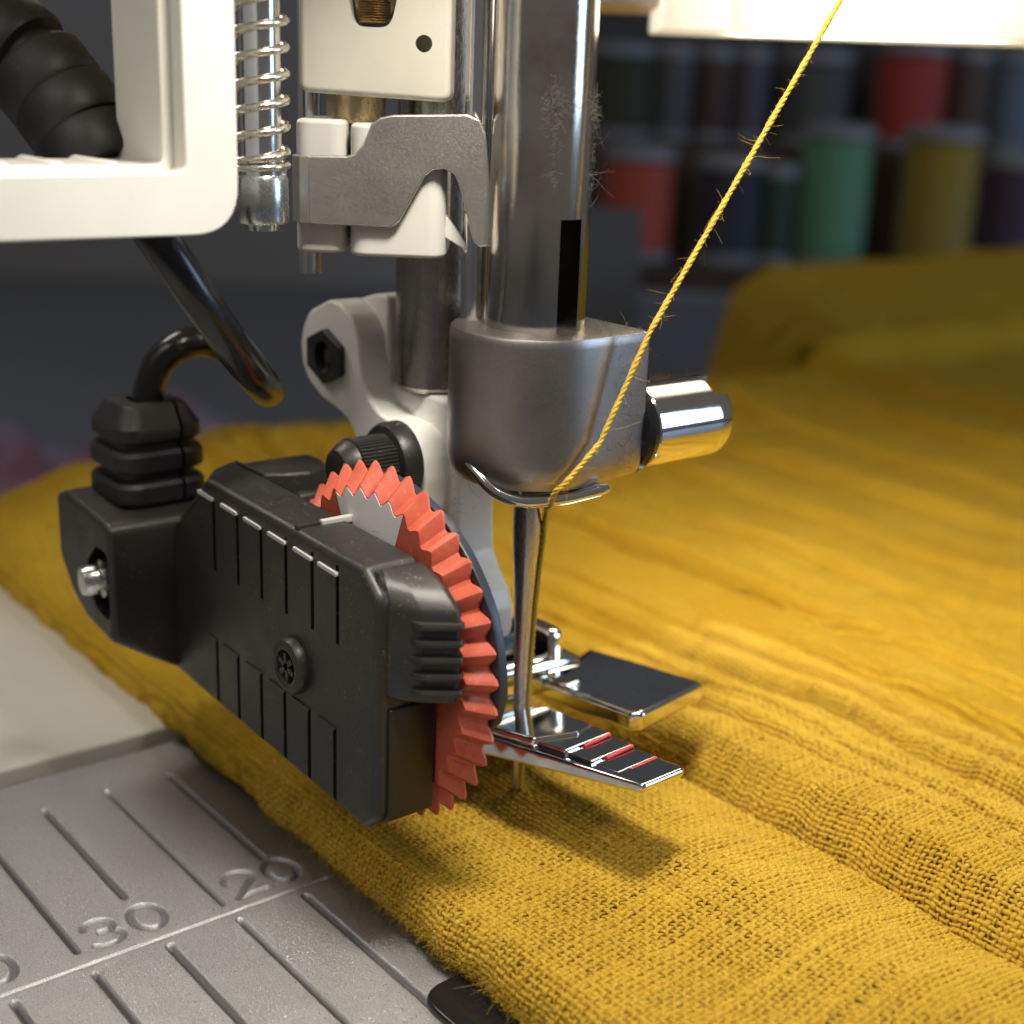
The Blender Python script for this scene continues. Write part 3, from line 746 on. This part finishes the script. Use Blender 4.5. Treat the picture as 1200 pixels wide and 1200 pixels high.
# ------------------------------------------------------------------ fabric
_edge = spline([(a, 0, b) for a, b in [(-1.02, .005), (-1.12, .02), (-1.195, .075), (-1.22, .16), (-1.21, .26), (-1.155, .35), (-1.06, .395), (-.90, .41)]], 12)
_E = np.array([(p.x, p.z) for p in _edge]); _ES = np.concatenate([[0], np.cumsum(np.hypot(*np.diff(_E, axis=0).T))])
U_END = _ES[-1]
def ridged(x, y, seed): return (1-np.abs(vnoise(x, y, seed)))**2
CREASE = [(1.95, .10, .07), (2.35, .05, .05), (2.85, .15, .09), (3.3, .06, .06), (3.85, .13, .08), (4.5, .16, .10), (5.1, .07, .07), (5.8, .16, .11), (6.9, .18, .13), (8.2, .20, .15), (9.6, .2, .17), (11.2, .22, .2), (13.2, .22, .22)]
def relief(X, Y):
    H = .17*np.exp(-((X-.42)/.62)**2)
    wob = .05*vnoise(Y*.8, 0*Y+3, 5)+.025*vnoise(Y*2.3, 0*Y+7, 6)
    rx = X-1.33-wob
    amp = .25*(.40+.60*sstep(1.2, -.8, Y))*(1+.25*vnoise(Y*1.1, 0*Y+9, 8))
    H = H+amp*sstep(-.03, .28, rx)-.21*np.exp(-((rx+.05)/.065)**2)*sstep(1.8, -.3, Y)-.12*sstep(.4, 1.5, rx)*sstep(2.5, -1, Y)
    far = sstep(1.7, 2.5, X)
    # long crinkles running with the edge: narrow valleys between flat bands
    for k, (x0, d, w) in enumerate(CREASE):
        d = d*1.5; w = w*.85
        c = x0+.07*vnoise(Y*.45+k*3.1, 0*Y+k*1.7, 90)+.03*vnoise(Y*1.6+k, 0*Y+k, 91)
        st = np.clip(.62+.55*vnoise(Y*.4+k*5.3, 0*Y+k*2.3, 92), 0.05, 1.2)
        H = H-d*st*np.exp(-((X-c)/w)**2)+.35*d*st*np.exp(-((X-c-2.2*w)/(1.6*w))**2)
    H = H+far*(.07*vnoise(X*.8, Y*.15, 10)+.022*vnoise(X*4.2, Y*.7, 13)+.012*vnoise(X*9, Y*2.0, 15))
    H = H+.018*vnoise(X*3.0, Y*1.5, 20)+.015*vnoise(X*6, Y*5, 21)+.008*vnoise(X*13, Y*9, 22)
    H = H+.22*sstep(3, 12, X)
    yb = np.interp(X, [-1.5, 0, 3, 5, 12, 24], [8.1, 8.7, 10.1, 9.3, 8.0, 7.2])
    lat = .777*X-.63*Y
    hump = sstep(4.7, 6.2, lat)*sstep(-.25, 1.0, Y-yb+.5)*sstep(8, 11, X)
    H = H+.45*hump*(1+.05*vnoise(X*.5, Y*.4, 31))
    H = H-2.2*sstep(.0, .6, Y-yb)*(1-sstep(4.4, 5.2, lat))
    return H+.30*np.exp(-((Y-yb+1.4)/1.0)**2)*(1-sstep(9, 12, X))
# table: distance along the cloth -> X, so the weave is not stretched on slopes
_ty = np.arange(-5.6, 15.4, .08); _tx = np.arange(_E[-1, 0], 38, .02)
_TX, _TY = np.meshgrid(_tx, _ty); _hh = relief(_TX, _TY)
_ss = np.concatenate([np.zeros((len(_ty), 1)), np.cumsum(np.sqrt(.02**2+np.diff(_hh, axis=1)**2), 1)], 1)
_sg = np.arange(0, 36, .02)
_TAB = np.stack([np.interp(_sg, _ss[k], _tx) for k in range(len(_ty))])
def along(S, Y):
    a = np.clip((Y-_ty[0])/.08, 0, len(_ty)-1.001); b = np.clip(S/.02, 0, len(_sg)-1.001)
    i = a.astype(int); j = b.astype(int); fa = a-i; fb = b-j
    return (_TAB[i, j]*(1-fb)+_TAB[i, j+1]*fb)*(1-fa)+(_TAB[i+1, j]*(1-fb)+_TAB[i+1, j+1]*fb)*fa
def cloth(U, Y):
    """point on the large shape of the cloth; U = distance across from the folded left edge, Y = along the edge"""
    X = np.where(U < U_END, np.interp(U, _ES, _E[:, 0]), along(np.maximum(U-U_END, 0), Y))
    Z = np.where(U < U_END, np.interp(U, _ES, _E[:, 1]), _E[-1, 1])
    top = sstep(.25, .8, U)
    H = relief(X, Y)
    ew = .022*vnoise(Y*3, 0*Y+1, 71)+.012*vnoise(Y*11, 0*Y+2, 72)
    return np.stack([X+ew*(1-top), Y+0*U, Z+H*top], -1)
def cloth_frame(U, Y, e=.012):
    P = cloth(U, Y); tu = cloth(U+e, Y)-cloth(U-e, Y); ty = cloth(U, Y+e)-cloth(U, Y-e)
    tu /= np.linalg.norm(tu, axis=-1, keepdims=True); ty /= np.linalg.norm(ty, axis=-1, keepdims=True)
    n = np.cross(tu, ty); n /= np.linalg.norm(n, axis=-1, keepdims=True)
    return P, tu, ty, n
PW, PF = .0405, .0420      # yarn spacing across and along
YU1, YY0, YY1 = 6.1, -4.35, 1.1
def wobA(U, Y): return .50*vnoise(U*.8, Y*.7, 41)+.22*vnoise(U*5, Y*2.2, 42)+.10*vnoise(U*16, Y*7, 45)
def wobB(U, Y): return .60*vnoise(U*.6, Y*.9, 43)+.22*vnoise(U*2.2, Y*5, 44)+.10*vnoise(U*7, Y*16, 46)
def yarn_mesh(C, A, B, rad, sides=5):
    """C centre lines (n, k, 3) with frame vectors A (sideways), B (normal)"""
    n, k = C.shape[:2]
    ring = [C+A*(rad*1.12*math.cos(t))[..., None]+B*(rad*.90*math.sin(t))[..., None] for t in np.arange(sides)*2*math.pi/sides+.3]
    V = np.stack(ring, 2).reshape(-1, 3)
    base = (np.arange(n)*k*sides)[:, None, None]; kk = np.arange(k-1)[None, :, None]; ss = np.arange(sides)[None, None, :]; s1 = (ss+1) % sides
    Q = np.stack([base+kk*sides+ss, base+kk*sides+s1, base+(kk+1)*sides+s1, base+(kk+1)*sides+ss], -1).reshape(-1, 4)
    return V, Q
def fabric():
    # lower gauze layer / far cloth as a sheet
    ys = np.concatenate([np.arange(-5.2, 3.4, .042), np.arange(3.4, 15, .09)])
    us = np.concatenate([np.concatenate([np.arange(0, .9, .025), np.arange(.9, 5.5, .042)]), np.arange(5.5, 36, .10)])
    U, Y = np.meshgrid(us, ys, indexing='ij'); P, tu, ty, n = cloth_frame(U, Y)
    inside = sstep(YU1-.1, YU1-.9, U)*sstep(YY1, YY1-.8, Y)
    V = P-n*(.028*inside)[..., None]
    o = np_mesh('fabric', V.reshape(-1, 3), grid_faces(len(us), len(ys)), M['far_fabric'])
    am = .0105; g = np.random.default_rng(51)
    # yarns along the edge
    ni = int(YU1/PW); ks = np.arange(YY0, YY1, PF/5); i = np.arange(1, ni)[:, None]+g.normal(0, .07, (ni-1, 1)); Y = np.repeat(ks[None, :], ni-1, 0)
    U = PW*(i+wobA(PW*i+0*Y, Y)); U = np.clip(U, .01, None)
    P, tu, ty, n = cloth_frame(U, Y); ii = np.arange(1, ni)[:, None]
    h = am*np.cos(np.pi*(Y/PF-wobB(U, Y)+ii))
    r = .0130*(1+g.normal(0, .12, (ni-1, 1))+.28*vnoise(Y*2.4+ii*3.3, ii*7.31+0*Y, 53)+.10*vnoise(Y*30, ii*3.7+0*Y, 55)); r = np.clip(r, .008, .022)
    V1, Q1 = yarn_mesh(P+n*h[..., None], tu, n, r)
    # yarns across
    nj = int((YY1-YY0)/PF); ku = np.arange(.012, YU1, PW/5); j = np.arange(1, nj)[:, None]+g.normal(0, .07, (nj-1, 1)); j0 = round(YY0/PF)
    U = np.repeat(ku[None, :], nj-1, 0); Y = PF*(j0+j+wobB(U, PF*(j0+j)+0*U))
    P, tu, ty, n = cloth_frame(U, Y); jj = np.arange(1, nj)[:, None]+j0
    h = -am*np.cos(np.pi*(U/PW-wobA(U, Y)+jj))
    r = .0154*(1+g.normal(0, .15, (nj-1, 1))+.36*vnoise(U*2.0+jj*3.1, jj*5.17+0*U, 54)+.10*vnoise(U*30, jj*3.1+0*U, 56)); r = np.clip(r, .009, .030)
    V2, Q2 = yarn_mesh(P+n*h[..., None], -ty, n, r)
    yo = np_mesh('woven_yarn', np.concatenate([V1, V2]), np.concatenate([Q1, Q2+len(V1)]), M['fabric'], o); yo['kind'] = 'stuff'
    return o
FB = fabric()
tag(FB, 'mustard yellow gauze cloth with woven texture, spread under the needle', 'fabric')

def fibres(name, roots, dirs, lens, rad, mat, parent, curl=.6, seed=3):
    """fine loose fibres as thin three-sided strands, one mesh"""
    g = np.random.default_rng(seed); n = len(roots); K = 5
    d = dirs/np.linalg.norm(dirs, axis=1, keepdims=True); P = [roots]
    side = np.cross(d, g.normal(size=(n, 3))); side /= np.linalg.norm(side, axis=1, keepdims=True)+1e-9
    side2 = np.cross(d, side); c1 = g.normal(0, curl, n); c2 = g.normal(0, curl, n)
    for k in range(1, K):
        f = k/(K-1)
        P.append(roots+(d*f+side*(c1*f*f)[:, None]+side2*(c2*f**3)[:, None])*lens[:, None])
    P = np.stack(P, 1)
    T = np.gradient(P, axis=1); T /= np.linalg.norm(T, axis=2, keepdims=True)+1e-9
    A = np.cross(T, side[:, None, :]+.01); A /= np.linalg.norm(A, axis=2, keepdims=True)+1e-9
    B = np.cross(T, A)
    rr = rad*np.linspace(1, .45, K)[None, :, None]
    rings = np.stack([P+rr*(A*math.cos(a)+B*math.sin(a)) for a in (0, 2.094, 4.189)], 2)
    V = rings.reshape(-1, 3); base = (np.arange(n)*K*3)[:, None, None]
    k = np.arange(K-1)[None, :, None]; s = np.arange(3)[None, None, :]; s1 = (s+1) % 3
    Q = np.stack([base+k*3+s, base+k*3+s1, base+(k+1)*3+s1, base+(k+1)*3+s], -1).reshape(-1, 4)
    o = np_mesh(name, V, Q, mat, parent); o['kind'] = 'stuff'; return o
def down(name, roots, dirs, lens, w, mat, parent, seed=5, K=4):
    """short soft fibres as narrow strips, one mesh"""
    g = np.random.default_rng(seed); n = len(roots)
    d = dirs/np.linalg.norm(dirs, axis=1, keepdims=True)
    side = np.cross(d, g.normal(size=(n, 3))); side /= np.linalg.norm(side, axis=1, keepdims=True)+1e-9
    c = np.cross(d, side); k1 = g.normal(0, .7, n); k2 = g.normal(0, .7, n); V = []
    for k in range(K):
        f = k/(K-1); p = roots+(d*f+side*(k1*f*f)[:, None]+c*(k2*f**2)[:, None])*lens[:, None]
        V += [p-c*w*(1-.5*f)/2, p+c*w*(1-.5*f)/2]
    V = np.stack(V, 1).reshape(-1, 3); b = (np.arange(n)*2*K)[:, None]; k = np.arange(K-1)[None, :]*2
    Q = np.stack([b+k, b+k+1, b+k+3, b+k+2], -1).reshape(-1, 4)
    o = np_mesh(name, V, Q, mat, parent); o['kind'] = 'stuff'; return o
n = 46000; ne = 9000
fu = np.concatenate([rng.uniform(.3, 5.6, n), rng.uniform(.06, .62, ne)]); fy = rng.uniform(-4.3, 1.0, n+ne)
keep = np.concatenate([vnoise(fu[:n]*2.3, fy[:n]*2.6, 77)+.6*vnoise(fu[:n]*7, fy[:n]*7, 78) > rng.uniform(-1.1, .7, n), np.ones(ne, bool)])
fu = fu[keep]; fy = fy[keep]; nk = len(fu); n1_ = nk-ne
P_, tu_, ty_, nn_ = cloth_frame(fu, fy); roots = P_+nn_*.016
dirs = rng.normal(0, 1, (nk, 3))*np.array([.9, .9, .3])+nn_*.40; dirs[n1_:, 0] -= .5
ln0 = np.concatenate([rng.uniform(.015, .055, n1_), rng.uniform(.02, .07, ne)]); big = rng.random(nk) < .05; ln0[big] *= 1.8
down('fabric_fuzz', roots, dirs, ln0, .0026, M['fuzz'], FB)

# ------------------------------------------------------------------ thread
def thread():
    top = [(1.84, -1.37, 6.14), (1.73, -1.35, 5.96), (.35, -1.20, 3.89), (.06, -1.115, 3.20)]
    low = [(-.06, -1.10, 3.08), (-.17, -1.06, 2.95), (-.205, -1.015, 2.89), (-.19, -.95, 2.79), (-.09, -.80, 2.72), (.03, -.66, 2.65), (.085, -.578, 2.5)]
    P = [Vector(p) for p in top]; dense = []
    for a_, b_ in zip(P, P[1:]):
        nn_ = max(2, int((b_-a_).length/.02))
        dense += [a_.lerp(b_, k/nn_) for k in range(nn_)]
    dense += spline([top[-1]]+low, 14)
    F = frames(dense); bm = bmesh.new(); L = 0
    for ph in (0, 2*math.pi/3, 4*math.pi/3):
        path = []; L = 0
        for i, p in enumerate(dense):
            if i: L += (dense[i]-dense[i-1]).length
            an = ph+L*2*math.pi/.13
            path.append(p+F[i][1]*math.cos(an)*.0085+F[i][2]*math.sin(an)*.0085)
        add_tube(bm, path, lambda f: .0118*(1+.12*math.sin(f*97)+.1*math.sin(f*233+1)), 6)
    o = from_bm('sewing_thread', bm, M['thread'], None, 60)
    # run down beside the needle to its eye
    bm = bmesh.new(); P2_ = spline([(.075, -.58, 2.53), (.09, -.57, 2.42), (.066, -.565, 2.15), (.046, -.555, 1.75), (.034, -.55, 1.2), (.018, -.54, .9), (.008, -.53, .55)], 12)
    F2 = frames(P2_)
    for ph in (0, 2*math.pi/3, 4*math.pi/3):
        path = []; L = 0
        for i, p in enumerate(P2_):
            if i: L += (P2_[i]-P2_[i-1]).length
            an = ph+L*2*math.pi/.13; path.append(p+F2[i][1]*math.cos(an)*.010+F2[i][2]*math.sin(an)*.010)
        add_tube(bm, path, .0105, 6)
    from_bm('lower_run', bm, M['thread'], o, 60)
    k = 520; idx = rng.integers(0, len(dense)-30, k)
    roots = np.array([dense[i] for i in idx]); dr = rng.normal(0, 1, (k, 3))
    fibres('thread_fuzz', roots, dr, np.concatenate([rng.uniform(.012, .035, k-60), rng.uniform(.03, .085, 60)]), .0012, M['fuzz'], o, 1.1, 9)
    return o
tag(thread(), 'thin fuzzy yellow sewing thread running diagonally down to the needle clamp', 'thread')

# lint on the needle bar
def lint():
    roots = []; dirs = []; ln_ = []
    def on_bar(lat, z):
        lat = max(-.31, min(.318, lat)); k = math.sqrt(max(.322**2-lat**2, 0))
        p = Vector((0, -.5, z))+r0*lat-Vector((math.sin(yaw), math.cos(yaw), 0))*k; return p
    for lat, z, sl, sz, c in ((.06, 5.22, .03, .05, 330), (.07, 5.08, .02, .10, 90), (.24, 5.22, .04, .03, 60), (.32, 5.17, .02, .05, 110), (.075, 4.80, .012, .05, 40), (.315, 4.92, .01, .08, 40), (.31, 4.72, .01, .05, 25)):
        for _ in range(c):
            p = on_bar(random.gauss(lat, sl), random.gauss(z, sz)); roots.append(p)
            nrm = (p-Vector((0, -.5, p.z))).normalized()
            dirs.append(nrm*.35+Vector((random.gauss(0, .7), random.gauss(0, .7), random.gauss(0, .7)))+(r0*.8 if lat > .28 else Vector()))
            ln_.append(random.choice((.3, .5, .6, 1))*random.uniform(.012, .05)*(1.7 if lat > .28 and random.random() < .3 else 1))
    def spot(p, d, c, sp):
        for _ in range(c):
            roots.append(Vector(p)+Vector([random.gauss(0, q) for q in sp])); dirs.append(Vector(d)*.5+Vector((random.gauss(0, .8), random.gauss(0, .8), random.gauss(0, .8)))); ln_.append(random.uniform(.015, .05))
    spot((.34, -1.045, 3.35), (0, -1, 0), 60, (.09, .002, .20))
    spot((.3, -.85, 3.85), (0, 0, 1), 50, (.12, .12, .003))
    spot((1.0, -.82, 3.44), (0, 0, 1), 40, (.2, .04, .006))
    spot((.9, -.5, 1.17), (0, 0, 1), 14, (.25, .3, .02))
    spot((0, -.85, 1.20), (0, 0, 1), 10, (.1, .15, .02))
    spot((-1.35, 0, 2.64), (0, 0, 1), 20, (.1, .6, .006))
    spot((-.22, .0, 2.6), (-1, 0, 0), 24, (.0, .1, .35))
    return fibres('lint', np.array([list(p) for p in roots]), np.array([list(p) for p in dirs]), np.array(ln_), .0015, M['lint'], None, 1.3, 12)
tag(lint(), 'grey lint fibres clinging to the steel needle bar and clamp', 'lint', kind='stuff')

# ------------------------------------------------------------------ spools on the rack
LB = Vector((27.8, 19.7, 0)); UB = Vector((30.9, 23.2, 0))
RK = empty('spool_rack', (27.8, 19.7, -.1)); tag(RK, 'dark brown stepped wooden rack behind the machine holding thread spools', 'rack')
wood = flat('brown_wood', (.060, .038, .028), .5)
def board(name, base, s0, s1, d0, d1, z0, z1, mat=wood):
    bm = bmesh.new()
    add_loft(bm, [[base+d_*s+n_*d+Vector((0, 0, z)) for s, d in ((s0, d0), (s1, d0), (s1, d1), (s0, d1))] for z in (z0, z1)])
    return from_bm(name, bm, mat, RK, 35, .08, 2)
board('shelf_board', LB, -9, 12, -1.6, 1.8, -.45, .22)
board('shelf_board', UB, -9, 12, -1.6, 1.8, 2.85, 3.45)
board('riser_panel', LB, -9, 12, 1.85, 2.1, -.4, 3.4)
board('back_panel', UB, -9, 12, 1.85, 2.15, 3.4, 9.5, flat('dark_backing', (.045, .045, .050), .7))
board('rack_foot', LB, -9, -8.3, -1.5, 2.0, -6.5, -.45); board('rack_foot', LB, 11.3, 12, -1.5, 2.0, -6.5, -.45)
cap_m = flat('pale_spool_plastic', (.22, .235, .27), .5)
def spool(base, s, z, h, r, col, label):
    p = base+d_*s; o = empty('thread_spool', (p.x, p.y, z)); tag(o, label, 'spool', 'thread spools on the rack')
    lathe('lower_flange', [(r*.8, 0), (r, .05), (r, .22), (r*.9, .3)], (p.x, p.y, z), (0, 0, 1), cap_m, o, 28)
    lathe('thread_winding', [(r*.80, .29), (r*.93, .36), (r*.95, h*.5), (r*.93, h-.55), (r*.8, h-.42)], (p.x, p.y, z), (0, 0, 1), thread_mat('spool_thread', tuple(v*.72+.012 for v in col)), o, 28)
    lathe('upper_flange', [(r*.85, h-.45), (r, h-.38), (r, h-.12), (r*.7, h), (r*.3, h), (r*.28, h-.2)], (p.x, p.y, z), (0, 0, 1), cap_m, o, 28)
k = 42/1673.
for px, h, w, col, lab in (
        (745, 3.25, 2.1, (.62, .07, .03), 'bright orange-red thread spool, leftmost on the lower shelf'),
        (850, 3.1, 2.0, (.012, .012, .05), 'dark navy thread spool between orange and green ones on lower shelf'),
        (906, 2.9, 1.2, (.01, .05, .025), 'slim dark green spool just left of the mint green spool'),
        (970, 4.05, 2.1, (.14, .40, .24), 'tall mint green thread spool in the lower row'),
        (1090, 4.1, 2.25, (.42, .29, .01), 'mustard yellow thread spool right of the mint green spool'),
        (1176, 3.4, 1.9, (.05, .018, .075), 'dark purple thread spool at the right end of lower row')):
    spool(LB, (px-968)*k, .222, h, w/2, col, lab)
k = 46/1673.
for px, h, w, col, lab in (
        (745, 2.9, 2.1, (.03, .035, .012), 'dark olive thread spool, leftmost on the upper shelf'),
        (803, 2.9, 1.3, (.10, .105, .12), 'slim grey thread spool right of the olive one, upper shelf'),
        (850, 2.9, 1.2, (.075, .03, .03), 'slim dark maroon thread spool on the upper shelf'),
        (893, 2.9, 1.1, (.12, .10, .15), 'slim lilac grey spool next to the maroon one, upper shelf'),
        (965, 2.9, 2.3, (.085, .09, .095), 'wide charcoal grey spool behind the mint green one, upper shelf'),
        (1075, 3.25, 2.3, (.55, .03, .025), 'bright red thread spool on the upper shelf'),
        (1142, 3.1, 1.3, (.11, .065, .05), 'slim brown thread spool right of the red one, upper shelf'),
        (1192, 3.1, 1.5, (.16, .22, .34), 'pale blue thread spool at the right end of upper shelf')):
    spool(UB, (px-968)*k, 3.452, h, w/2, col, lab)
# grey box standing in front of the rack's left end
bm = bmesh.new(); gb = Vector((19.0, 19.2, 0))
add_loft(bm, [[gb+d_*s+n_*d+Vector((0, 0, z)) for s, d in ((-1.2, 0), (.62, 0), (.62, 1.5), (-1.2, 1.5))] for z in (-6.5, 2.1)])
o = from_bm('storage_box', bm, flat('grey_card', (.10, .105, .12), .6), None, 35, .08, 2)
tag(o, 'plain grey upright box in front of the orange-red spool', 'box')
# heap of patterned cloth at the left, behind the yellow fabric
xs = np.linspace(-6, 7, 90); ys = np.linspace(0, 7, 60); Xg, Yg = np.meshgrid(xs, ys, indexing='ij')
E_ = sstep(0, 1.4, Xg+6)*sstep(0, 2, 7-Xg)*sstep(0, 1.0, Yg)*sstep(0, 1.0, 7-Yg)
Zg = E_*(4.6+1.0*vnoise(Xg*.5, Yg*.5, 81)+.5*vnoise(Xg*1.3, Yg*1.1, 82))-6.49
t = NT('blue_patterned_cloth'); nz = t.noise(.35, 3)
c = t.mix(t.ramp(nz, [(.45, (0, 0, 0)), (.60, (1, 1, 1))]), (.15, .18, .24), (.22, .09, .13)); c = t.mix(t.ramp(t.noise(.8, 2), [(.5, (0, 0, 0)), (.7, (1, 1, 1))]), c, (.19, .22, .28)); t.set(Base_Color=c, Roughness=.85)
V = np.stack([Xg+2.5, Yg+12.5, Zg], -1).reshape(-1, 3)
o = np_mesh('folded_cloth', V, grid_faces(len(xs), len(ys)), t.m); tag(o, 'blurred heap of blue-grey cloth with pink patches behind the machine', 'cloth')
